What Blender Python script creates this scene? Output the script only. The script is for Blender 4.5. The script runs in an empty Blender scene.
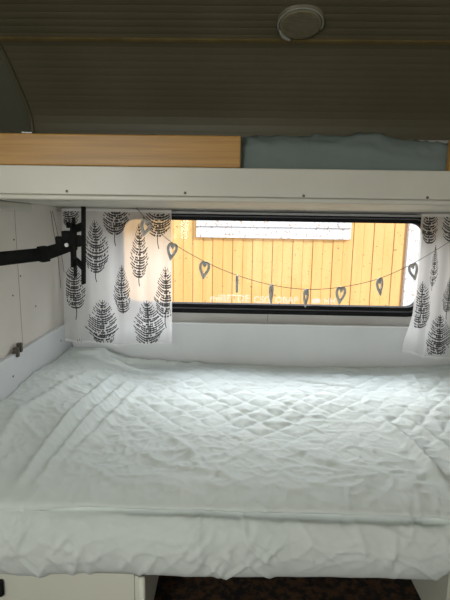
import bpy, bmesh, math, random
from mathutils import Vector, Matrix, Euler, noise
random.seed(7)
C = bpy.context.scene.collection
PI = math.pi

# ------------------------------------------------------------------ helpers
def tag(o, label=None, cat=None, group=None, kind=None):
    if label: o['label'] = label
    if cat: o['category'] = cat
    if group: o['group'] = group
    if kind: o['kind'] = kind
    return o

def empty(name, loc, label, cat, group=None):
    o = bpy.data.objects.new(name, None); C.objects.link(o)
    o.location = loc; o.empty_display_size = .05
    return tag(o, label, cat, group)

def obj(name, bm, mats, parent=None, smooth=False, bevel=0, seg=2, keep=False):
    """link bm (in world coordinates) as one mesh object, re-based on its parent"""
    if not keep: bmesh.ops.recalc_face_normals(bm, faces=bm.faces)
    me = bpy.data.meshes.new(name)
    bm.to_mesh(me); bm.free()
    if not isinstance(mats, (list, tuple)): mats = [mats]
    for m in mats: me.materials.append(m)
    o = bpy.data.objects.new(name, me); C.objects.link(o)
    if parent is not None:
        w = Vector((0, 0, 0)); p = parent
        while p is not None: w += p.location; p = p.parent
        me.transform(Matrix.Translation(-w)); o.parent = parent
    else:
        # put the origin at the middle of the base
        xs = [v.co for v in me.vertices]
        if xs:
            c = Vector(((min(v.x for v in xs)+max(v.x for v in xs))/2, (min(v.y for v in xs)+max(v.y for v in xs))/2, min(v.z for v in xs)))
            me.transform(Matrix.Translation(-c)); o.location = c
    if smooth:
        for f in me.polygons: f.use_smooth = True
    if bevel:
        b = o.modifiers.new('bevel', 'BEVEL'); b.width = bevel; b.segments = seg; b.limit_method = 'ANGLE'
        b.harden_normals = False
    return o

def box(bm, x0, x1, y0, y1, z0, z1, mi=0):
    v = [bm.verts.new((x, y, z)) for x in (x0, x1) for y in (y0, y1) for z in (z0, z1)]
    for q in ((0,1,3,2),(4,6,7,5),(0,4,5,1),(2,3,7,6),(0,2,6,4),(1,5,7,3)):
        f = bm.faces.new([v[i] for i in q]); f.material_index = mi
    return v

def BX(*a): bm = bmesh.new(); box(bm, *a); return bm

def bar(bm, a, b, w, h, roll=0.0, up=(0,0,1), n=4, tw=None):
    """rectangular (n=4) or round bar from a to b, w across and h along 'up'"""
    a, b = Vector(a), Vector(b); d = (b-a).normalized(); up = Vector(up)
    if abs(d.dot(up)) > .97: up = Vector((1,0,0))
    s = d.cross(up).normalized(); u = s.cross(d).normalized()
    rings = []
    for k, p in enumerate((a, b)):
        ww, hh = (w, h) if k == 0 or tw is None else tw
        if n == 4: offs = [(-ww/2,-hh/2),(ww/2,-hh/2),(ww/2,hh/2),(-ww/2,hh/2)]
        else: offs = [(ww/2*math.cos(2*PI*i/n), hh/2*math.sin(2*PI*i/n)) for i in range(n)]
        rings.append([bm.verts.new(p+s*o[0]+u*o[1]) for o in offs])
    m = len(rings[0])
    for i in range(m): bm.faces.new((rings[0][i], rings[0][(i+1)%m], rings[1][(i+1)%m], rings[1][i]))
    bm.faces.new(rings[0][::-1]); bm.faces.new(rings[1])

def tube(bm, pts, r, n=8, closed=False, flat=1.0, mi=0, upv=(0,1,0)):
    pts = [Vector(p) for p in pts]; N = len(pts); rings = []
    for i, p in enumerate(pts):
        if closed: d = pts[(i+1)%N]-pts[i-1]
        else: d = pts[min(i+1,N-1)]-pts[max(i-1,0)]
        d.normalize(); u = Vector(upv)
        if abs(d.dot(u)) > .97: u = Vector((1,0,0))
        s = d.cross(u).normalized(); u = s.cross(d).normalized()
        rr = r[i] if isinstance(r, (list, tuple)) else r
        rings.append([bm.verts.new(p+s*rr*math.cos(2*PI*k/n)+u*rr*flat*math.sin(2*PI*k/n)) for k in range(n)])
    for i in range(N if closed else N-1):
        A, B = rings[i], rings[(i+1)%N]
        for k in range(n):
            f = bm.faces.new((A[k], A[(k+1)%n], B[(k+1)%n], B[k])); f.material_index = mi
    if not closed:
        bm.faces.new(rings[0][::-1]); bm.faces.new(rings[-1])

def disc(bm, c, r, t, axis, n=14):
    a = Vector(c); d = Vector(axis).normalized()
    bar(bm, a, a+d*t, 2*r, 2*r, n=n, up=(0,0,1) if abs(d.z) < .9 else (1,0,0))

def sm(a, b, x):
    if a == b: return float(x > a)
    t = max(0., min(1., (x-a)/(b-a))); return t*t*(3-2*t)

# ------------------------------------------------------------------ materials
def mat(name, col, rough=.6, col2=None, scale=8, bump=0, bscale=40, metal=0, spec=.5, stretch=(1,1,1), detail=4, lo=.35, hi=.65):
    m = bpy.data.materials.new(name); m.use_nodes = True
    nt = m.node_tree; N = nt.nodes; L = nt.links
    b = N['Principled BSDF']; b.inputs['Roughness'].default_value = rough
    b.inputs['Metallic'].default_value = metal; b.inputs['Specular IOR Level'].default_value = spec
    tc = N.new('ShaderNodeTexCoord'); mp = N.new('ShaderNodeMapping'); mp.inputs['Scale'].default_value = stretch
    L.new(tc.outputs['Object'], mp.inputs[0])
    nz = N.new('ShaderNodeTexNoise'); nz.inputs['Scale'].default_value = scale; nz.inputs['Detail'].default_value = detail
    L.new(mp.outputs[0], nz.inputs['Vector'])
    r = N.new('ShaderNodeValToRGB'); c2 = col2 or tuple(c*.93 for c in col)
    r.color_ramp.elements[0].position = lo; r.color_ramp.elements[1].position = hi
    r.color_ramp.elements[0].color = (*c2, 1); r.color_ramp.elements[1].color = (*col, 1)
    L.new(nz.outputs['Fac'], r.inputs[0]); L.new(r.outputs[0], b.inputs['Base Color'])
    if bump:
        n2 = N.new('ShaderNodeTexNoise'); n2.inputs['Scale'].default_value = bscale; n2.inputs['Detail'].default_value = 3
        L.new(mp.outputs[0], n2.inputs['Vector'])
        bp = N.new('ShaderNodeBump'); bp.inputs['Strength'].default_value = bump; bp.inputs['Distance'].default_value = .002
        L.new(n2.outputs['Fac'], bp.inputs['Height']); L.new(bp.outputs[0], b.inputs['Normal'])
    return m

M = {}
M['ribbed'] = mat('ribbed vinyl panel', (.19,.162,.098), .5, (.16,.137,.082), 3)
M['upper_wall'] = mat('upper side wall', (.42,.43,.34), .6, (.38,.39,.31), 3)
M['gold'] = mat('seam trim', (.26,.19,.07), .35, (.18,.13,.05), 10)
M['wall'] = mat('painted wall', (.72,.67,.60), .55, (.66,.615,.55), 4, .15, 60)
M['wallb'] = mat('painted rear wall', (.62,.60,.58), .5, (.56,.54,.52), 5, .15, 60)
M['board'] = mat('painted board', (.72,.73,.74), .45, (.68,.69,.70), 6, .1, 50)
M['white'] = mat('white painted wood', (.54,.52,.445), .42, (.49,.47,.405), 5, .12, 60)
M['under'] = mat('underside ply', (.60,.58,.50), .6, (.54,.52,.45), 5)
M['cab'] = mat('cabinet laminate', (.82,.82,.71), .4, (.78,.78,.67), 2.5)
M['pine'] = mat('pine laminate', (.43,.228,.052), .42, (.30,.15,.033), 6, .06, 60, stretch=(1.0,12,34), detail=6, lo=.3, hi=.72)
M['black'] = mat('black plastic', (.010,.010,.010), .8, (.016,.016,.016), 30, spec=.06)
M['rubber'] = mat('black rubber', (.009,.009,.010), .6, (.014,.014,.015), 30, spec=.10)
M['bead'] = mat('dark grey bead', (.10,.10,.105), .5, (.08,.08,.085), 20)
M['metal'] = mat('steel', (.5,.5,.5), .3, (.4,.4,.4), 30, metal=1)
M['screw'] = mat('screw head', (.05,.045,.04), .5, (.09,.07,.05), 90)
M['hem_white'] = mat('white edge strip', (.86,.86,.85), .35)
M['seam'] = mat('dark seam', (.34,.32,.29), .7)
M['rail'] = mat('grey aluminium rail', (.38,.38,.38), .45, (.32,.32,.32), 12)
M['heart'] = mat('grey painted heart', (.60,.58,.55), .55, (.40,.39,.37), 60, .4, 120)
M['string'] = mat('dark thread', (.10,.09,.08), .8)
M['carpet'] = mat('brown carpet', (.075,.034,.012), .95, (.010,.006,.004), 60, .8, 200, lo=.42, hi=.62)
M['mattress'] = mat('mattress ticking', (.7,.72,.7), .8, bump=.3)
M['lens'] = mat('ribbed lamp lens', (.30,.265,.17), .4, (.24,.21,.13), 40)
M['lamp_base'] = mat('lamp plastic', (.25,.22,.14), .4, (.2,.18,.11), 20)
M['chip'] = mat('pale broken plastic', (.42,.42,.36), .5, (.36,.36,.30), 30)
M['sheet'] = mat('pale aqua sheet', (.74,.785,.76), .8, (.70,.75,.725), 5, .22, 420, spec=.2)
M['sheet_shaded'] = mat('aqua bunk sheet with painted shade', (.145,.175,.160), .8, (.12,.150,.136), 6, .18, 400, spec=.2)  # same aqua sheet as the lower bed, darkened to stand in for shade
M['clad'] = mat('yellow painted cladding', (.90,.53,.19), .7, (.84,.47,.155), 3, .2, 80, stretch=(4,4,.6))
M['trimw'] = mat('speckled white trim', (.82,.80,.78), .7, (.50,.36,.26), 34, .2, 60, detail=2, lo=.34, hi=.42)
M['ground'] = mat('gravel', (.33,.30,.26), .95, (.2,.18,.15), 30, .6, 60)

# cloth of the curtains: thin, lets light and some of the view through
def cloth_mat(name, col, transp, trans):
    m = bpy.data.materials.new(name); m.use_nodes = True; nt = m.node_tree; N = nt.nodes; L = nt.links
    N.remove(N['Principled BSDF']); out = N['Material Output']
    tc = N.new('ShaderNodeTexCoord'); nz = N.new('ShaderNodeTexNoise'); nz.inputs['Scale'].default_value = 60
    mp = N.new('ShaderNodeMapping'); mp.inputs['Scale'].default_value = (1,1,.15); L.new(tc.outputs['Object'], mp.inputs[0]); L.new(mp.outputs[0], nz.inputs['Vector'])
    r = N.new('ShaderNodeValToRGB'); r.color_ramp.elements[0].color = (*[c*.92 for c in col],1); r.color_ramp.elements[1].color = (*col,1)
    L.new(nz.outputs['Fac'], r.inputs[0])
    d = N.new('ShaderNodeBsdfDiffuse'); t = N.new('ShaderNodeBsdfTranslucent'); x = N.new('ShaderNodeBsdfTransparent')
    L.new(r.outputs[0], d.inputs['Color']); L.new(r.outputs[0], t.inputs['Color'])
    a = N.new('ShaderNodeMixShader'); a.inputs[0].default_value = trans; L.new(d.outputs[0], a.inputs[1]); L.new(t.outputs[0], a.inputs[2])
    b = N.new('ShaderNodeMixShader'); b.inputs[0].default_value = transp; L.new(a.outputs[0], b.inputs[1]); L.new(x.outputs[0], b.inputs[2])
    L.new(b.outputs[0], out.inputs[0]); return m
M['curtain'] = cloth_mat('sheer white cotton', (.84,.82,.80), .33, .45)
M['hem'] = cloth_mat('doubled hem cotton', (.80,.79,.78), .05, .22)
M['print'] = cloth_mat('charcoal fern print', (.06,.06,.062), .08, .2)
M['sticker'] = cloth_mat('faded window lettering', (.92,.70,.66), .50, .6)

def glass_mat():
    m = bpy.data.materials.new('window glass'); m.use_nodes = True; nt = m.node_tree; N = nt.nodes; L = nt.links
    N.remove(N['Principled BSDF']); out = N['Material Output']
    x = N.new('ShaderNodeBsdfTransparent'); g = N.new('ShaderNodeBsdfGlossy'); g.inputs['Roughness'].default_value = .04
    fr = N.new('ShaderNodeFresnel'); fr.inputs['IOR'].default_value = 1.3
    a = N.new('ShaderNodeMixShader'); L.new(fr.outputs[0], a.inputs[0]); L.new(x.outputs[0], a.inputs[1]); L.new(g.outputs[0], a.inputs[2])
    # dust specks on the pane
    tc = N.new('ShaderNodeTexCoord'); nz = N.new('ShaderNodeTexNoise'); nz.inputs['Scale'].default_value = 90; nz.inputs['Detail'].default_value = 2
    L.new(tc.outputs['Object'], nz.inputs['Vector']); r = N.new('ShaderNodeValToRGB')
    r.color_ramp.elements[0].position = .66; r.color_ramp.elements[1].position = .74
    r.color_ramp.elements[0].color = (0,0,0,1); r.color_ramp.elements[1].color = (.55,.55,.55,1)
    L.new(nz.outputs['Fac'], r.inputs[0]); d = N.new('ShaderNodeBsdfDiffuse'); d.inputs['Color'].default_value = (.45,.36,.28,1)
    b = N.new('ShaderNodeMixShader'); L.new(r.outputs[0], b.inputs[0]); L.new(a.outputs[0], b.inputs[1]); L.new(d.outputs[0], b.inputs[2])
    L.new(b.outputs[0], out.inputs[0]); return m
M['glass'] = glass_mat()

# ------------------------------------------------------------------ the room
XL, XU, XR, YB, YF = -.655, -.77, 1.08, 1.77, -1.6
tag(obj('floor', BX(XU-.03, XR+.03, YF-.03, YB+.03, -.04, 0), M['carpet']), kind='structure')
# rear wall with the window opening
WX0, WX1, WZ0, WZ1 = -.475, .775, .568, .968          # outer edge of the rubber frame
bm = bmesh.new(); ins = .022
hx0, hx1, hz0, hz1 = WX0+ins, WX1-ins, WZ0+ins, WZ1-ins
box(bm, XU-.03, hx0, YB, YB+.035, -.04, 1.24); box(bm, hx1, XR+.03, YB, YB+.035, -.04, 1.24)
box(bm, hx0, hx1, YB, YB+.035, -.04, hz0); box(bm, hx0, hx1, YB, YB+.035, hz1, 1.24)
tag(obj('wall_back', bm, M['wallb']), kind='structure')
wall_left = tag(obj('wall_left', BX(XU-.03, XL, YF, YB, 0, .9737), M['wall']), kind='structure')
tag(obj('wall_left_upper', BX(XU-.03, XU, YF, YB, .9738, 1.72), M['upper_wall']), kind='structure')
tag(obj('wall_right', BX(XR, XR+.03, YF, YB, 0, 1.72), M['wall']), kind='structure')
tag(obj('wall_front', BX(XU-.03, XR+.03, YF-.03, YF, 0, 1.72), M['wall']), kind='structure')

# arched, ribbed ceiling panel
prof = [(1.772,1.18),(1.771,1.25),(1.748,1.318),(1.668,1.395),(1.575,1.468),(1.53,1.490),(1.45,1.524),(1.40,1.543),(1.25,1.59),(1.0,1.64),(.6,1.68),(0,1.70),(-1.62,1.70)]
def catmull(P, k=14):
    out = []
    for i in range(len(P)-1):
        p0, p1, p2, p3 = [Vector(P[max(0,min(len(P)-1,j))]) for j in (i-1,i,i+1,i+2)]
        for t in [a/k for a in range(k)]:
            out.append(.5*((2*p1)+(p2-p0)*t+(2*p0-5*p1+4*p2-p3)*t*t+(3*p1-p0-3*p2+p3)*t**3))
    out.append(Vector(P[-1])); return out
def resample(pts, step):
    out = [pts[0]]; acc = 0
    for a, b in zip(pts, pts[1:]):
        d = (b-a).length
        if d < 1e-9: continue
        pos = step-acc
        while pos <= d:
            out.append(a+(b-a)*(pos/d)); pos += step
        acc = d-(pos-step)
    out.append(pts[-1]); return out
cp = resample(catmull(prof[:9]), .0026)
bm = bmesh.new(); rows = []
for i, p in enumerate(cp):
    d = (cp[min(i+1,len(cp)-1)]-cp[max(i-1,0)]).normalized(); n = Vector((d.y, -d.x))
    if n.y > 0: n = -n
    s = i*.0026; rib = (.0014 if p.y > 1.488 else .0008)*(abs(math.sin(PI*s/.026))**.6-.5)
    q = p+n*rib
    o = p-n*.02
    rows.append([bm.verts.new((x, w.x, w.y)) for w in (q, o) for x in (XU, XR)])
for q in catmull(prof[8:], 5)[1:]:
    rows.append([bm.verts.new((x, q.x, z)) for z in (q.y, q.y+.02) for x in (XU, XR)])
for A, B in zip(rows, rows[1:]):
    bm.faces.new((A[0], A[1], B[1], B[0])); bm.faces.new((A[2], B[2], B[3], A[3]))
    bm.faces.new((A[0], B[0], B[2], A[2])); bm.faces.new((A[1], A[3], B[3], B[1]))
tag(obj('ceiling', bm, M['ribbed']), kind='structure')
# gold seam strip along the arch, and the side bead where the arch meets the left wall
bm = bmesh.new(); bar(bm, (XU, 1.527, 1.487), (XR, 1.527, 1.487), .012, .006, up=(0,-.42,-.9))
tag(obj('trim_1', bm, M['gold'], bevel=.001), kind='structure')
bm = bmesh.new(); tube(bm, [(XU+.004, p.x-.004, p.y-.004) for p in cp[::6]], .006, 8, upv=(1,0,0))
tag(obj('trim_2', bm, M['ribbed'], smooth=True), kind='structure')

# ------------------------------------------------------------------ the window
win = bpy.data.objects.new('window_1', None); C.objects.link(win); win.location = ((WX0+WX1)/2, YB, WZ0); tag(win, kind='structure')
def rrect(x0, x1, z0, z1, r, y, k=8):
    P = []
    for cx, cz, a0 in ((x1-r, z1-r, 0), (x0+r, z1-r, 90), (x0+r, z0+r, 180), (x1-r, z0+r, 270)):
        for i in range(k+1):
            a = math.radians(a0+90*i/k); P.append(Vector((cx+r*math.cos(a), y, cz+r*math.sin(a))))
    return P
def ring(name, m, prof, r0):          # prof: (inset, y) loop
    bm = bmesh.new(); loops = []
    for ins_, y in prof:
        loops.append([bm.verts.new(p) for p in rrect(WX0+ins_, WX1-ins_, WZ0+ins_, WZ1-ins_, max(.008, r0-ins_), y)])
    loops.append(loops[0])
    for A, B in zip(loops, loops[1:]):
        n = len(A)
        for i in range(n): bm.faces.new((A[i], A[(i+1)%n], B[(i+1)%n], B[i]))
    return obj(name, bm, m, win, smooth=False, bevel=.0015)
ring('frame', M['rubber'], [(0, YB+.002),(0, YB-.012),(.006, YB-.016),(.014, YB-.016),(.018, YB-.008),(.036, YB-.004),(.036, YB+.034),(.024, YB+.036),(.0225, YB+.002)], .085)
ring('bead', M['bead'], [(.0165, YB-.006),(.0165, YB-.011),(.0215, YB-.011),(.0215, YB-.006)], .085)
bm = bmesh.new(); P = rrect(WX0+.034, WX1-.034, WZ0+.034, WZ1-.034, .05, YB+.02)
bm.faces.new([bm.verts.new(p) for p in P])
obj('glass', bm, M['glass'], win)
# faded sticker lettering on the outside of the pane, seen from inside
def text_mesh(s, size, x, y, z, m, parent, name):
    cu = bpy.data.curves.new('t', 'FONT'); cu.body = s; cu.size = size; cu.extrude = 0; cu.offset = .0009
    o = bpy.data.objects.new('t', cu); C.objects.link(o); bpy.context.view_layer.update()
    me = bpy.data.meshes.new_from_object(o); bpy.data.objects.remove(o)
    w = Vector((0,0,0)); p = parent
    while p is not None: w += p.location; p = p.parent
    me.transform(Matrix.Translation(Vector((x, y, z))-w) @ Matrix.Rotation(PI/2, 4, 'X'))
    me.materials.clear(); me.materials.append(m)
    r = bpy.data.objects.new(name, me); C.objects.link(r); r.parent = parent; return r
st = text_mesh('miilIETDE', .040, -.093, YB+.017, .612, M['sticker'], win, 'lettering'); tag(st, 'faded pale sticker lettering on the pane')
st = text_mesh('CSG', .036, .083, YB+.017, .610, M['sticker'], win, 'lettering'); tag(st, 'faded pale sticker lettering on the pane')
st = text_mesh('OBAP', .036, .170, YB+.017, .610, M['sticker'], win, 'lettering'); tag(st, 'faded pale sticker lettering on the pane')
bm = bmesh.new(); box(bm, .318, .352, YB+.0165, YB+.0175, .612, .630)
st = obj('lettering', bm, M['sticker'], win); tag(st, 'faded pale sticker bar on the pane')
st = text_mesh('HH', .034, .364, YB+.017, .610, M['sticker'], win, 'lettering'); tag(st, 'faded pale sticker lettering on the pane')

# ------------------------------------------------------------------ boards round the bed
def screw(bm, c, axis, r=.0035): disc(bm, c, r, .0012, axis, 10)
t = empty('bed_board', (XL+.009, 1.2, .02), 'long white side board screwed along the left wall beside the bed', 'board')
bm = bmesh.new(); v = box(bm, XL+.001, XL+.016, .82, YB-.040, .02, .532)
obj('panel', bm, M['board'], t, bevel=.0015)
for y, z in ((1.25,.47),(1.62,.48),(.95,.47)):
    bm = bmesh.new(); screw(bm, (XL+.0155, y, z), (1,0,0)); obj('screw', bm, M['screw'], t)
bm = bmesh.new(); box(bm, XL+.006, XL+.022, 1.275, 1.287, .520, .548); box(bm, XL+.006, XL+.020, 1.30, 1.312, .528, .556); box(bm, XL+.006, XL+.014, 1.27, 1.315, .524, .534)
obj('clip', bm, M['screw'], t, bevel=.001)
t = empty('bed_board', (.2, YB-.02, .02), 'wide pale grey back board below the window behind the bed', 'board')
bm = bmesh.new(); box(bm, XL+.017, XR-.001, YB-.036, YB-.018, .02, .528)
obj('panel', bm, M['board'], t, bevel=.0015)
bm = bmesh.new(); box(bm, XL+.017, XR-.001, YB-.041, YB-.018, .5285, .534); tag(obj('edge_strip', bm, M['hem_white'], t, bevel=.0015), 'thin white top edge strip')
bm = bmesh.new(); box(bm, XL+.017, XR-.001, YB-.017, YB-.0005, .48, .520)
obj('batten', bm, M['wallb'], t)
# narrow joint strip and screw on the wall between window and board
bm = bmesh.new(); box(bm, .1395, .1425, YB-.0012, YB-.0001, .536, .567); tag(obj('trim_3', bm, M['seam']), kind='structure')
# joints and screws in the left wall
bm = bmesh.new(); box(bm, XL+.0001, XL+.0008, 1.352, 1.3535, .535, .965); box(bm, XL+.0001, XL+.0008, .75, .7515, .0, .965)
tag(obj('trim_4', bm, M['seam']), kind='structure')
for (y, z) in ((1.318,.955),(1.338,.864),(1.365,.752),(1.31,.70),(1.46,.64)):
    bm = bmesh.new(); screw(bm, (XL, y, z), (1,0,0), .0028)
    obj('screw', bm, M['screw'], wall_left)

# ------------------------------------------------------------------ curtain rail, curtains
t = empty('curtain_rail', (.2, 1.672, .955), 'thin grey curtain rail across the top of the window', 'rail')
bm = bmesh.new(); box(bm, XL+.001, XR-.001, 1.674, 1.681, .955, .9635); obj('rail', bm, M['rail'], t, bevel=.002)
for x in (XL+.02, .2, 1.04): obj('bracket', BX(x-.012, x+.012, 1.681, 1.7525, .9565, .9625), M['rail'], t)

def fern(bm, x, z0, h, w, yf, lean=0.0, flip=1, stem=.05, zt=None, zb=None, x0=None, x1=None, seed=0):
    """a fern leaf as flat quads lying on cloth y=yf(x,z): base at z0, height h, full width w; clipped to zt/zb/x0/x1"""
    rr = random.Random(seed)
    def ok(p): return (zt is None or p[1] < zt) and (zb is None or p[1] > zb) and (x0 is None or p[0] > x0) and (x1 is None or p[0] < x1)
    def P(p): return bm.verts.new((p[0], yf(p[0], p[1])-.0012, p[1]))
    def poly(pts):
        if all(ok(p) for p in pts):
            f = bm.faces.new([P(p) for p in pts]); f.material_index = 1
    def axis(t):     # t 0 base .. 1 tip
        return (x+lean*h*t+.04*w*math.sin(t*4)*flip, z0+h*t)
    # stem
    n = 26
    for i in range(-8, n):
        t0, t1 = i/n, (i+1)/n
        a, b = axis(t0), axis(t1)
        if i < 0:
            a = (a[0]+flip*.9*w*(t0)**2, z0+stem*t0*n/8); b = (b[0]+flip*.9*w*(t1)**2, z0+stem*t1*n/8)
        th = .0011 if i > 0 else .0016
        poly([(a[0]-th, a[1]), (a[0]+th, a[1]), (b[0]+th, b[1]), (b[0]-th, b[1])])
    K = 19
    for k in range(K):
        t = .01+.97*(k+rr.uniform(-.18,.18))/K
        env = (.72+.28*sm(0,.22,t)) if t < .22 else max(.10, (1-((t-.22)/.80)**1.7))
        for sd in (-1, 1):
            L_ = w/2*env*rr.uniform(.85, 1.08); a0 = axis(t)
            rise = h*.03+L_*.42; m = 10
            prev = None; pit = h/K
            for j in range(m+1):
                q = j/m
                px_ = a0[0]+sd*L_*q; pz = a0[1]+rise*q**1.5-h*.02*math.sin(PI*q)
                th = pit*.30*(1-q*.45)+.0003
                lobe = th*(1.5 if j % 2 else .75)
                cur = ((px_, pz-lobe), (px_, pz+lobe))
                if prev and rr.random() > .13: poly([prev[0], cur[0], cur[1], prev[1]])
                prev = cur

def curtain(name, x_of, zt, zb, yf, ferns, label, nx=90, nz=60, hem=.03):
    bm = bmesh.new(); g = []
    for j in range(nz+1):
        row = []
        for i in range(nx+1):
            u, v = i/nx, j/nz
            xx = x_of(u, v); zz = zt(u)+(zb(u)-zt(u))*v
            row.append(bm.verts.new((xx, yf(xx, zz), zz)))
        g.append(row)
    for j in range(nz):
        for i in range(nx):
            f = bm.faces.new((g[j][i], g[j][i+1], g[j+1][i+1], g[j+1][i])); f.smooth = True
            if j > nz*(1-hem) or j < 1: f.material_index = 2
    for f in ferns: fern(bm, yf=yf, **f)
    o = obj(name, bm, [M['curtain'], M['print'], M['hem']], keep=True)
    return tag(o, label, 'curtain')

def bell(x, c, s): return math.exp(-((x-c)/s)**2)
def yl(x, z):
    d = sm(.97, .70, z)
    return 1.650-.003*math.sin(x*60)*(1-d*.3)-(.010*bell(x,-.43,.02)+.012*bell(x,-.325,.016)+.008*bell(x,-.255,.014)+.006*bell(x,-.56,.02))*(.55+.45*d)+.006*math.sin(x*23+z*4)-.018*d*sm(-.3,-.66,x)*.3+.0015*noise.noise(Vector((x*30, 0, z*18)))
F = []
# (centre x, base z, height, width)
def fx(px): return (-.6360+(px-62)*.0037)*.985
def fz(py): return .9612-(py-210)*.003755
for (cx, top, bot, wd, st, fl, kw) in (
    (70,190,226,22,.04,-1,dict()), (95,219,270,25,.035,1,dict()), (115,184,233,27,.04,1,dict()), (138,222,274,18,.035,1,dict()),
    (158,186,234,30,.045,1,dict()), (73,260,306,24,.045,-1,dict()), (122,262,309,16,.006,-1,dict()), (165,263,313,24,.045,1,dict()),
    (101,297,343,34,.0,-1,dict()), (146,297,343,32,.0,1,dict()), (123,340,388,24,.0,1,dict()), (75,338,384,26,.0,1,dict())):
    h = (bot-top)*.003755
    F.append(dict(x=fx(cx), z0=fz(bot), h=h, w=wd*.0037, stem=st, flip=fl, zt=.9585, zb=.468, x0=-.6235, x1=-.2285, seed=cx, lean=.02*fl))
zbl = lambda u: .462+.004*math.sin(u*9)+.012*sm(.12, 0, u)
curtain('curtain', lambda u, v: -.628+u*.4015+.010*v*(1-u)*-0.6, lambda u: .966, zbl, yl, F,
        'sheer white curtain with charcoal fern print, left of the window behind the black bracket')
XR0 = .668
def yr(x, z):
    d = sm(.97, .70, z)
    return 1.652-(.014*bell(x,.715,.013)+.012*bell(x,.775,.016)+.010*bell(x,.86,.02)+.01*bell(x,.95,.02))*(.5+.5*d)+.005*math.sin(x*40+z*3)+.0015*noise.noise(Vector((x*30, 0, z*18)))
F = []
def gx(px): return (.679+(px-421)*.0037)*.985
for (cx, top, bot, wd, st, fl, kw) in (
    (430,190,238,18,.0,-1,{}), (437,240,279,10,.02,1,{}), (427,275,321,18,.0,1,{}), (448,308,352,27,.02,1,{}), (452,190,236,20,.04,1,{}),
    (455,270,305,14,.03,1,{}), (470,240,288,22,.03,1,{}), (480,300,346,26,.02,1,{}), (495,200,250,22,.03,1,{}), (510,270,316,22,.03,1,{})):
    F.append(dict(x=gx(cx), z0=fz(bot)+.008, h=(bot-top)*.003755, w=wd*.0037, stem=st, flip=fl, zt=.9585, zb=.446, x0=XR0+.006, x1=1.05, seed=cx, lean=.02*fl))
curtain('curtain', lambda u, v: XR0+u*(1.055-XR0)-.026*(sm(.68,1,v))*(1-u)**3, lambda u: .966, lambda u: .452-.02*sm(.0,.2,u)+.004*math.sin(u*12), yr, F,
        'sheer white curtain with charcoal fern print, right of the window at the photo edge')
# two thin cords hanging from the rail end
bm = bmesh.new(); tube(bm, [(-.640,1.60,.955),(-.629,1.60,.90),(-.617,1.60,.83),(-.608,1.60,.74)], .0009, 6)
t = tag(obj('cord', bm, M['string'], smooth=True), 'thin dark slanting cord beside the left curtain edge, inner one', 'cord')
bm = bmesh.new(); tube(bm, [(-.646,1.60,.955),(-.638,1.60,.88),(-.628,1.60,.80),(-.622,1.60,.68)], .0009, 6)
tag(obj('cord', bm, M['string'], smooth=True), 'thin dark slanting cord nearest the left wall', 'cord')

# ------------------------------------------------------------------ heart garland
t = empty('heart_garland', (.2, 1.615, .66), 'sagging string of small grey open hearts across the window and curtains', 'garland')
Y0 = 1.612; kf = Y0/1.64
pts = [(-.352,.972),(-.30,.915),(-.22,.847),(-.10,.781),(.015,.735),(.14,.702),(.27,.688),(.40,.699),(.53,.732),(.65,.790),(.77,.868),(.90,.962)]
pts = [(x*kf, .92+(z-.92)*kf) for x, z in pts]
cs = catmull(pts, 6)
bm = bmesh.new(); tube(bm, [(p.x, Y0, p.y) for p in cs], .0011, 6); obj('string', bm, M['string'], t, smooth=True)
def zs(x):
    for a, b in zip(cs, cs[1:]):
        if a.x <= x <= b.x: return a.y+(b.y-a.y)*(x-a.x)/(b.x-a.x+1e-9)
def heart_bm(c, rz, tilt, s):
    bm = bmesh.new(); P = []
    n = 30
    for i in range(n):
        a = 2*PI*i/n
        x = 16*math.sin(a)**3/34; z = (13*math.cos(a)-5*math.cos(2*a)-2*math.cos(3*a)-math.cos(4*a))/29
        P.append(Vector((x*.70, 0, z*1.12-.40)))
    tube(bm, [p*s for p in P], [.0054]*n, 8, closed=True, flat=.75)
    tube(bm, [(0,0,-.10*s),(0,0,.10*s)], .0009, 5)
    bm.transform(Matrix.Translation(c) @ Matrix.Rotation(rz, 4, 'Z') @ Matrix.Rotation(tilt, 4, 'Y'))
    return bm
for (x, rz, ti, s) in ((-.3145,.35,.25,.046),(-.2206,.5,.2,.048),(-.1035,.45,.12,.050),(.0145,1.5,0,.050),(.1403,1.22,-.1,.056),(.2692,1.0,.05,.052),(.3969,.3,.1,.050),(.533,.75,-.25,.052),(.6479,.35,-.3,.050)):
    x *= kf; z = zs(x)
    obj('heart', heart_bm(Vector((x, Y0, z-.006)), rz, ti, s), M['heart'], t, smooth=True)

# ------------------------------------------------------------------ television bracket
t = empty('tv_bracket', (-.52, 1.15, .82), 'black jointed wall bracket for a television in front of the left curtain', 'bracket')
bm = bmesh.new(); box(bm, XL+.0005, XL+.012, 1.02, 1.10, .74, .90); obj('wall_plate', bm, M['black'], t, bevel=.002)
bm = bmesh.new(); disc(bm, (XL+.035, 1.06, .785), .02, .07, (0,0,1), 16); box(bm, XL+.012, XL+.035, 1.045, 1.075, .79, .85); obj('pivot', bm, M['black'], t, bevel=.001)
A, B_ = (-.618,1.065,.822), (-.514,1.205,.832)
bm = bmesh.new(); bar(bm, A, B_, .020, .034); obj('arm', bm, M['black'], t, bevel=.004)
bm = bmesh.new(); bar(bm, (-.520,1.197,.831), (-.503,1.213,.834), .027, .042); obj('collar', bm, M['black'], t, bevel=.003)
bm = bmesh.new(); bar(bm, (-.508,1.208,.833), (-.452,1.222,.853), .026, .036, tw=(.022,.032)); obj('arm', bm, M['black'], t, bevel=.004)
bm = bmesh.new(); disc(bm, (-.468,1.218,.838), .014, .042, (0,0,1), 16); disc(bm, (-.449,1.222,.838), .013, .052, (0,0,1), 16)
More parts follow.
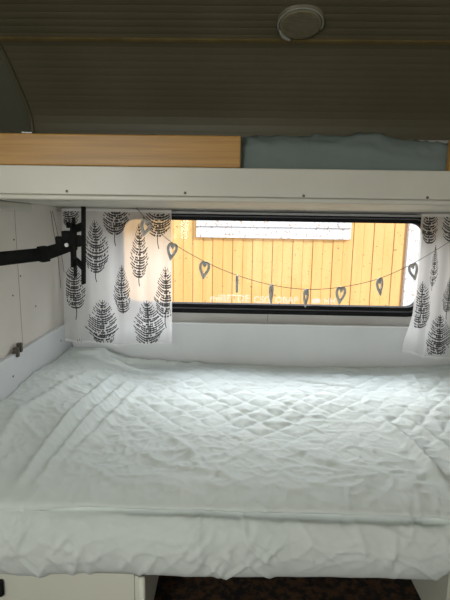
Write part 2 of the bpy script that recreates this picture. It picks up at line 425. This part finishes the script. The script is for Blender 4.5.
box(bm, -.462, -.428, 1.205, 1.235, .842, .895); box(bm, -.440, -.418, 1.200, 1.24, .852, .884)
h = obj('hub', bm, M['black'], t, bevel=.003)
bm = bmesh.new(); disc(bm, (-.446,1.204,.858), .0055, .006, (0,-1,0), 12); obj('bolt', bm, M['metal'], h)
bm = bmesh.new(); bar(bm, (-.461,1.30,.762), (-.459,1.30,.932), .006, .014, up=(0,1,0)); obj('upright', bm, M['black'], t, bevel=.001)
bm = bmesh.new(); bar(bm, (-.384,1.14,.762), (-.377,1.14,.957), .007, .018, up=(0,1,0)); obj('upright', bm, M['black'], t, bevel=.001)
bm = bmesh.new(); bar(bm, (-.461,1.302,.898), (-.381,1.138,.908), .005, .022); obj('crossbar', bm, M['black'], t, bevel=.001)
bm = bmesh.new(); bar(bm, (-.461,1.302,.812), (-.384,1.138,.806), .005, .020); obj('crossbar', bm, M['black'], t, bevel=.001)
bm = bmesh.new(); bar(bm, (-.426,1.19,.80), (-.424,1.19,.915), .006, .028, up=(0,1,0)); bar(bm, (-.440,1.215,.905), (-.43,1.19,.915), .02, .006)
obj('plate', bm, M['black'], t, bevel=.001)

# ------------------------------------------------------------------ upper bunk
t = empty('bunk_bed', (.15, .84, .955), 'white upper bunk with a pine guard rail spanning the caravan above the bed', 'bunk bed')
bm = bmesh.new(); box(bm, XU+.001, XR-.001, .851, YB-.003, .974, .988); obj('base', bm, M['under'], t)
bm = bmesh.new(); box(bm, XU+.001, XR-.001, .832, .850, .968, 1.019); obj('front_board', bm, M['white'], t, bevel=.002, seg=3)
bm = bmesh.new(); box(bm, XU+.001, XR-.001, .826, .848, .9585, .9675); obj('edge_strip', bm, M['white'], t, bevel=.003, seg=3)
r = obj('guard_rail', BX(XU+.001, .0095, .835, .850, 1.0195, 1.0745), M['pine'], t, bevel=.0025, seg=3); tag(r, 'long pine guard rail')
r = obj('guard_rail', BX(.380, XR-.001, .835, .850, 1.0195, 1.0745), M['pine'], t, bevel=.0025, seg=3); tag(r, 'pine rail end at the photo edge')
for x, z in ((-.3045,.974),(-.0895,.974),(.124,.972),(.345,.972)):
    bm = bmesh.new(); screw(bm, (x, .8325, z+.0), (0,-1,0), .0026); obj('screw', bm, M['screw'], t)
bm = bmesh.new(); box(bm, -.385, -.365, .838, .848, 1.0745, 1.078); tag(obj('catch', bm, M['metal'], t, bevel=.001), 'tiny steel catch on top of the rail')
tag(obj('bunk_batten', BX(XL+.0005, XL+.026, .86, 1.42, .950, .9736), M['white'], bevel=.006, seg=3), 'white batten under the bunk along the left wall', 'batten')

# ------------------------------------------------------------------ cloth surfaces
def nz3(x, y, s, o=0): return noise.noise(Vector((x*s+o, y*s-o, o*1.7)))
def ridge(x, y, s, o=0, p=3): return (1-min(1, abs(nz3(x, y, s, o))*2.2))**p
def fold(x, y, pts, w, h):
    """soft ridge along a polyline, fading at both ends"""
    best = 1e9; bt = 0; n = len(pts)-1
    for i in range(n):
        ax, ay = pts[i]; bx, by = pts[i+1]; dx, dy = bx-ax, by-ay
        q = max(0, min(1, ((x-ax)*dx+(y-ay)*dy)/(dx*dx+dy*dy)))
        d = math.hypot(x-ax-dx*q, y-ay-dy*q)
        if d < best: best, bt = d, (i+q)/n
    if best > 3*w: return 0
    return h*math.exp(-(best/w)**2)*math.sin(PI*min(1, max(0, bt*.92+.04)))**.6
FOLDS = [([(-.40,1.50),(-.42,1.25),(-.435,1.05),(-.45,.84)], .012, .022), ([(-.35,1.45),(-.372,1.22),(-.39,1.04),(-.415,.85)], .011, .019),
         ([(-.30,1.48),(-.325,1.25),(-.345,1.08),(-.375,.95)], .012, .013), ([(-.46,1.5),(-.52,1.3),(-.56,1.1),(-.55,.95)], .014, .010),
         ([(-.60,1.62),(-.50,1.66),(-.40,1.66),(-.28,1.69),(-.12,1.70)], .013, .020), ([(-.52,1.69),(-.46,1.63),(-.36,1.60)], .011, .012),
         ([(.43,1.22),(.455,1.06),(.46,.95),(.475,.85)], .013, .022), ([(.50,1.24),(.53,1.08),(.55,.95)], .012, .012),
         ([(.20,1.56),(.34,1.50),(.50,1.44)], .008, -.008), ([(.0,1.64),(.2,1.62),(.42,1.60)], .010, .006),
         ([(-.30,.93),(-.1,.90),(.1,.89)], .020, .004), ([(-.18,1.12),(-.1,1.02),(-.06,.92)], .012, .006), ([(.08,1.1),(.2,1.0),(.3,.93)], .012, .004)]
FF = [(random.uniform(-.6,.6), random.uniform(.22,.33), random.uniform(-1.1,1.1), random.uniform(.02,.06), random.uniform(.003,.0075)) for _ in range(75)]
def build_duvet():
    prof = [(1.700,.2045),(1.722,.215),(1.724,.27),(1.727,.335),(1.725,.362),(1.69,.371),(1.5,.373),(1.3,.373),(1.1,.371),(.98,.369),(.90,.363),(.855,.354),(.832,.343),(.838,.334),(.822,.325),(.806,.305),(.800,.275),(.802,.240),(.812,.212),(.832,.2035),(.90,.2035)]
    cp_ = resample(catmull(prof, 20), .0045); N = len(cp_)
    nx = 430; x0, x1 = XL+.018, XR-.004
    bm = bmesh.new(); g = []
    arc = [i*.0045 for i in range(N)]
    nor = []
    for i in range(N):
        d = (cp_[min(i+2,N-1)]-cp_[max(i-2,0)]).normalized(); nn = Vector((d.y, -d.x)); nor.append(-nn if True else nn)
    # outward: on the top it must point up
    mid = N//3
    if nor[mid].y < 0: nor = [-v for v in nor]
    for j in range(nx+1):
        x = x0+(x1-x0)*j/nx; row = []
        for i in range(N):
            p = cp_[i]; y, z = p.x, p.y; n = nor[i]
            top = sm(.80, .95, y) if z > .33 else 0
            front = 1-sm(.315, .36, z) if y < 1 else 0
            back = sm(.31, .36, z) if y > 1.4 else 1
            # large shape
            lift = .062*sm(-.28, -.60, x)*sm(.80, 1.15, y)*(.85+.15*nz3(x,y,6,3))
            lift += .010*nz3(x, y, 3.5, 1.3)+.012*sm(.45,.9,x)*sm(.8,1.1,y)
            if z < .33 and y < 1: lift = 0
            lift *= sm(.31,.37,z)
            # quilt pattern printing through in the middle
            wx = x+.016*nz3(x,y,6,5.2)+.006*nz3(x,y,22,2.2); wy = y+.018*nz3(x,y,6,9.1)+.006*nz3(x,y,22,4.4)
            a, b = wx/.088+wy/.10, wx/.088-wy/.10
            q = min(abs(math.sin(PI*a/1)), abs(math.sin(PI*b/1)))**.55
            qm = sm(-.42,-.20,x-.15*(y-1.2))*(.22+.78*sm(1.02,1.16,y))*(.6+.7*max(0, .5+nz3(x,y,4,7)))*(1-.45*sm(1.55,1.72,y))
            d = .0100*(q-.6)*qm*top*(.75+.8*nz3(x,y,5,17))
            # wrinkles
            d += top*(1-.45*min(1,qm))*(.0052*ridge(x*1.0+.5*y, y*1.6, 7, 11)+.0036*ridge(x-.6*y, y*1.5, 15, 21)+.0026*ridge(x*1.1+y*.4,y*1.3,30,61,3)+.0016*nz3(x,y*1.3,34,6)+.0010*nz3(x,y,80,8))
            for P, w, h in FOLDS:
                if top > 0: d += fold(x, y, P, w, h)*top*(1 if h > 0 else 1)
            # front drop: stretched creases running up and across
            if y < .96:
                fr = (1-top)
                d += fr*(.08+.92*sm(.212,.265,z))*(.0036*ridge(x*1.2+z*1.1, z*1.8, 9, 31, 5)+.0026*ridge(x-z*1.3, z*1.1, 17, 41, 5)+.0016*ridge(x+z*.8, z*1.2, 34, 51, 3)+.0010*nz3(x,z,60,3))
                for fxx, fzz, sl, ln, hh in FF:
                    dz = z-fzz
                    if abs(dz) < ln: d += fr*hh*.7*math.exp(-((x-fxx-sl*dz)/.0065)**2)*math.cos(dz/ln*PI/2)
            # the tuck between the upper and lower layer: slight at left, deep at right
            ck = math.exp(-((z-(.336-.006*x))/.0045)**2) if y < .87 and z > .30 else 0
            d -= ck*(.021*sm(-.40,-.20,x)*(1-sm(.40,.47,x)))*(1+.4*nz3(x,0,9,4))
            # outside the tuck the cover hangs down in one sweep
            if y < .90: d += .010*(sm(-.30,-.42,x)+sm(.41,.50,x))*math.exp(-((z-.335)/.022)**2)
            yy = y+n.x*d; zz = z+n.y*d+lift
            # the hem rises towards the right corner and waves a little
            if y < 1 and z < .30:
                k_ = sm(.32, .20, z)
                zz += k_*(.060*sm(.40,.56,x)+.006*nz3(x,0,5,2)+.0015*nz3(x,0,17,9)-.006*sm(-.36,-.42,x)*sm(-.55,-.45,x))
                yy += k_*(.030*sm(.41,.58,x))
            yy += .012*nz3(x,z,5,12)*front*.7
            row.append(bm.verts.new((x, min(yy, 1.7325), zz)))
        g.append(row)
    for j in range(nx):
        for i in range(N-1):
            f = bm.faces.new((g[j][i], g[j+1][i], g[j+1][i+1], g[j][i+1])); f.smooth = True
    bm.faces.new([g[j][0] for j in range(nx+1)]+[g[j][N-1] for j in range(nx, -1, -1)])
    for c in (0, nx): bm.faces.new(g[c])
    o = obj('duvet', bm, M['sheet'])
    for f in o.data.polygons: f.use_smooth = len(f.vertices) == 4
    return tag(o, 'rumpled pale aqua white bedding with a diamond quilt texture covering the lower bed', 'duvet')
build_duvet()

def build_bunk_sheet():
    prof = [(1.74,.992),(1.755,1.03),(1.74,1.062),(1.6,1.070),(1.2,1.072),(.95,1.074),(.885,1.073),(.862,1.064),(.855,1.045),(.854,1.015),(.858,.992)]
    cp_ = resample(catmull(prof, 14), .006); N = len(cp_); nx = 300; x0, x1 = XU+.006, XR-.006
    bm = bmesh.new(); g = []
    FS = [([(.00,.90),(.08,.875),(.16,.862)], .006, .004), ([(.12,.885),(.20,.868),(.30,.878),(.40,.865)], .007, .006), ([(.09,.95),(.13,.90),(.16,.86)], .006, .006), ([(.20,.90),(.30,.92),(.42,.90)], .010, .006)]
    for j in range(nx+1):
        x = x0+(x1-x0)*j/nx; row = []
        for i in range(N):
            y, z = cp_[i]; n = (cp_[min(i+2,N-1)]-cp_[max(i-2,0)]).normalized(); nn = Vector((-n.y, n.x))
            if i < N*.9 and y > .9 and nn.y < 0: nn = -nn
            if y <= .9 and nn.x > 0 and abs(nn.x) > abs(nn.y): nn = -nn
            if y <= .9 and abs(nn.y) >= abs(nn.x) and nn.y < 0: nn = -nn
            d = .0065*ridge(x*.8+z*3, (y+z)*1.8, 10, 3, 4)+.0018*nz3(x,y+z,30,5)+.0048*ridge(x*1.0-z*4, y+z*2.5, 18, 13, 4)
            if z > 1.05:
                for P, w, h in FS: d += fold(x, y, P, w, h)
            edge = sm(.992, 1.01, z)
            lift = (.006*nz3(x,y,7,4)+.002)*sm(1.0,1.06,z)
            yy = y+nn.x*d*edge*.8; zz = z+nn.y*d*edge+lift
            row.append(bm.verts.new((x, max(yy, .8515) if yy < 1 else min(yy, 1.764), zz)))
        g.append(row)
    for j in range(nx):
        for i in range(N-1): bm.faces.new((g[j][i], g[j+1][i], g[j+1][i+1], g[j][i+1]))
    for c in (0, nx): bm.faces.new(g[c])
    bm.faces.new([g[j][0] for j in range(nx+1)]+[g[j][N-1] for j in range(nx, -1, -1)])
    o = obj('bunk_mattress', bm, M['sheet_shaded'])
    for f in o.data.polygons: f.use_smooth = len(f.vertices) == 4
    return tag(o, 'mattress in a creased aqua sheet with painted-in shade on the upper bunk behind the pine rail', 'mattress')
build_bunk_sheet()

# ------------------------------------------------------------------ bed base: cabinets and platform
tag(obj('bed_platform', BX(XL+.018, XR-.002, .930, YB-.060, .176, .189), M['white'], bevel=.001), 'white platform board under the lower mattress, resting on the cabinets', 'bed base')
t = empty('cabinet', (-.4, 1.2, 0), 'white laminate cabinet under the left end of the bed', 'cabinet')
bm = bmesh.new(); box(bm, -.1985, -.181, .845, YB-.038, .002, .175); obj('side_panel', bm, M['cab'], t, bevel=.001)
bm = bmesh.new(); box(bm, XL+.018, -.200, .850, .866, .002, .175); obj('front_panel', bm, M['cab'], t, bevel=.001)
bm = bmesh.new(); tube(bm, [(-.183,.843,.002),(-.183,.843,.176)], .0075, 12); obj('corner_post', bm, M['cab'], t, smooth=True)
bm = bmesh.new(); box(bm, -.2005, -.1985, .848, .850, .002, .175); obj('edge_strip', bm, M['seam'], t)
bm = bmesh.new(); box(bm, -.520, -.4825, .838, .8495, .118, .158); l = obj('latch', bm, M['black'], t, bevel=.007, seg=4); tag(l, 'black plastic push latch')
bm = bmesh.new(); disc(bm, (-.501,.839,.138), .010, .004, (0,-1,0), 16); obj('button', bm, M['bead'], l)
t = empty('cabinet', (.75, 1.2, 0), 'white laminate cabinet under the right end of the bed', 'cabinet')
bm = bmesh.new(); box(bm, .484, .500, .880, YB-.038, .002, .175); obj('side_panel', bm, M['cab'], t, bevel=.001)
bm = bmesh.new(); box(bm, .501, XR-.002, .882, .898, .002, .175); obj('front_panel', bm, M['cab'], t, bevel=.001)
# white board standing at the right front corner of the bed
t = empty('end_panel', (.50, .78, 0), 'narrow white upright panel edge at the lower right corner by the bed', 'panel')
bm = bmesh.new()
def slab(x0b, x0t, x1, y0, y1, z0, z1):
    v = [bm.verts.new(c) for c in ((x0b,y0,z0),(x1,y0,z0),(x1,y1,z0),(x0b,y1,z0),(x0t,y0,z1),(x1,y0,z1),(x1,y1,z1),(x0t,y1,z1))]
    for q in ((0,3,2,1),(4,5,6,7),(0,1,5,4),(1,2,6,5),(2,3,7,6),(3,0,4,7)): bm.faces.new([v[i] for i in q])
slab(.452,.4535,.52,.760,.778,.148,.238); obj('board', bm, M['cab'], t, bevel=.003)
bm = bmesh.new(); slab(.4475,.4475,.52,.757,.780,.0,.147); obj('foot', bm, M['cab'], t, bevel=.003)

# ------------------------------------------------------------------ ceiling lamp
t = empty('ceiling_light', (.19, 1.455, 1.51), 'oval ribbed lamp with a broken pale rim on the dark arched ceiling', 'lamp')
nrm = Vector((0, -.40, -.916)).normalized(); tx = Vector((1,0,0)); ty = Vector((0, -.916, .40)).normalized()
cen = Vector((.186, 1.462, 1.5175))
def oval(name, rx, ry, h0, h1, m, parent, seg=40, taper=.9):
    bm = bmesh.new(); A = []; B = []
    for i in range(seg):
        a = 2*PI*i/seg; ca, sa = math.cos(a), math.sin(a)
        ca = math.copysign(abs(ca)**.85, ca); sa = math.copysign(abs(sa)**.85, sa)
        A.append(bm.verts.new(cen+tx*rx*ca+ty*ry*sa+nrm*h0)); B.append(bm.verts.new(cen+tx*rx*ca*taper+ty*ry*sa*taper+nrm*h1))
    for i in range(seg): bm.faces.new((A[i], A[(i+1)%seg], B[(i+1)%seg], B[i]))
    bm.faces.new(A[::-1]); bm.faces.new(B)
    return obj(name, bm, m, parent, bevel=.002)
oval('base', .070, .060, .001, .010, M['lamp_base'], t)
bm = bmesh.new()
ln = []
for i in range(26):
    for j in range(12):
        u = -1+2*(i+.5)/26; v = -1+2*(j+.5)/12
        if u*u+v*v < .88:
            c = cen+tx*u*.060+ty*v*.048+nrm*.016
            v8 = [c+tx*a*.0018+ty*b*.0032+nrm*e for e in (-.007, .0022) for a, b in ((-1,-1),(1,-1),(1,1),(-1,1))]
            v8 = [bm.verts.new(q) for q in v8]
            for q in ((0,3,2,1),(4,5,6,7),(0,1,5,4),(1,2,6,5),(2,3,7,6),(3,0,4,7)): bm.faces.new([v8[k_] for k_ in q])
seg = 36; A = [bm.verts.new(cen+tx*.064*math.cos(2*PI*i/seg)+ty*.052*math.sin(2*PI*i/seg)+nrm*.009) for i in range(seg)]
B = [bm.verts.new(cen+tx*.060*math.cos(2*PI*i/seg)+ty*.048*math.sin(2*PI*i/seg)+nrm*.0165) for i in range(seg)]
for i in range(seg): bm.faces.new((A[i], A[(i+1)%seg], B[(i+1)%seg], B[i]))
bm.faces.new(B)
obj('lens', bm, M['lens'], t)
bm = bmesh.new(); P = []
for i in range(30):
    a = math.radians(-18+250*i/29)       # rim over the far side, open at the front right
    P.append(cen+tx*.0665*math.cos(a)+ty*-.056*math.sin(a)*-1+nrm*.012)
tube(bm, P, .0028, 8); tag(obj('rim', bm, M['chip'], t, smooth=True), 'pale broken rim')
bm = bmesh.new(); P = []
for i in range(8):
    a = math.radians(200+50*i/7); P.append(cen+tx*.062*math.cos(a)+ty*.060*math.sin(a)*-1*-1+nrm*.014)
tube(bm, P, [.004,.006,.007,.0075,.007,.006,.005,.003], 8, flat=.4); tag(obj('shard', bm, M['chip'], t, smooth=True), 'pale shard of the broken rim')

# ------------------------------------------------------------------ outside
tag(obj('ground', BX(-14, 16, 1.9, 14, -.65, -.6), M['ground']), kind='structure')
t = empty('house', (.5, 4.2, -.6), 'yellow vertically clad house wall with white trim beyond the window', 'house')
YH = 4.2
bm = bmesh.new(); box(bm, -7, 1.58, YH, YH+.2, -.6, 3.4)
x = -7.0; i = 0
while x < 1.55:
    wd = .092
    box(bm, x+.0012, min(x+wd-.0012, 1.575), YH-.020 if i % 2 else YH-.027, YH-.0005, -.58, 3.4); x += wd; i += 1
obj('wall', bm, M['clad'], t, bevel=.003)
bm = bmesh.new(); box(bm, 1.58, 1.78, YH-.055, YH+.2, -.6, 3.4); obj('corner_board', bm, M['trimw'], t, bevel=.004)
bm = bmesh.new(); box(bm, 1.78, 6.5, YH+.35, YH+.5, -.6, 3.4); obj('side_wing', bm, M['trimw'], t)
bm = bmesh.new(); box(bm, -.345, 1.060, YH-.060, YH-.031, .795, .895); box(bm, -.345, 1.060, YH-.078, YH-.031, .896, .912); box(bm, -.345, -.23, YH-.060, YH-.031, .913, 2.3); box(bm, 0.945, 1.060, YH-.060, YH-.031, .913, 2.3); box(bm, -.345, 1.060, YH-.060, YH-.031, 2.3, 2.42)
wf = obj('window_trim', bm, M['trimw'], t, bevel=.004)
bm = bmesh.new(); box(bm, -.229, .944, YH-.045, YH-.0315, .914, 2.3); obj('pane', bm, M['trimw'], wf)

# ------------------------------------------------------------------ light
def area(name, loc, target, sx, sy, energy, col):
    l = bpy.data.lights.new(name, 'AREA'); l.shape = 'RECTANGLE'; l.size = sx; l.size_y = sy; l.energy = energy; l.color = col
    o = bpy.data.objects.new(name, l); C.objects.link(o); o.location = loc
    o.rotation_euler = (Vector(target)-Vector(loc)).to_track_quat('-Z', 'Y').to_euler(); return o
area('fill_left', (-.58, -.40, .95), (.2, 1.1, .5), .4, .35, 9.3, (.98,1.0,.94))  # added fill lamp left of the camera; no window in this wall
area('fill_rear', (.5, -1.5, .7), (.1, 1.0, .5), .7, .9, 6.0, (.97,1.0,.97))  # second added fill, low behind the camera; no door is built
sun = bpy.data.lights.new('sun', 'SUN'); sun.energy = 3.1; sun.angle = math.radians(2); sun.color = (1,.95,.86)
so = bpy.data.objects.new('sun', sun); C.objects.link(so); so.location = (6, -3, 6); so.rotation_euler = Vector((-.72, .62, -.55)).to_track_quat('-Z', 'Y').to_euler()
w = bpy.data.worlds.new('sky'); bpy.context.scene.world = w; w.use_nodes = True
bg = w.node_tree.nodes['Background']; bg.inputs[0].default_value = (.72,.84,1,1); bg.inputs[1].default_value = 1.5
# daylight window: soft sky light falling in through the rear pane
area('sky_light', (.15, 2.45, 1.32), (.1, 1.0, .5), 1.7, .5, 42, (.86,.93,1.0))

# ------------------------------------------------------------------ camera
cam = bpy.data.cameras.new('camera'); co = bpy.data.objects.new('camera', cam); C.objects.link(co); bpy.context.scene.camera = co
cam.sensor_fit = 'VERTICAL'; cam.sensor_height = 24; cam.lens = 24*450/600; cam.clip_start = .02
P_, Y_, R_ = math.radians(9.6), math.radians(1.0), math.radians(.9)
f = Vector((-math.sin(Y_)*math.cos(P_), math.cos(Y_)*math.cos(P_), -math.sin(P_)))
r = Vector((math.cos(Y_), math.sin(Y_), 0)); u = r.cross(f)
r2 = r*math.cos(R_)+u*math.sin(R_); u2 = -r*math.sin(R_)+u*math.cos(R_)
co.matrix_world = Matrix(((r2.x,u2.x,-f.x,0),(r2.y,u2.y,-f.y,0),(r2.z,u2.z,-f.z,.92),(0,0,0,1)))
vs = bpy.context.scene.view_settings; vs.view_transform = 'Standard'; vs.look = 'None'; vs.exposure = 0
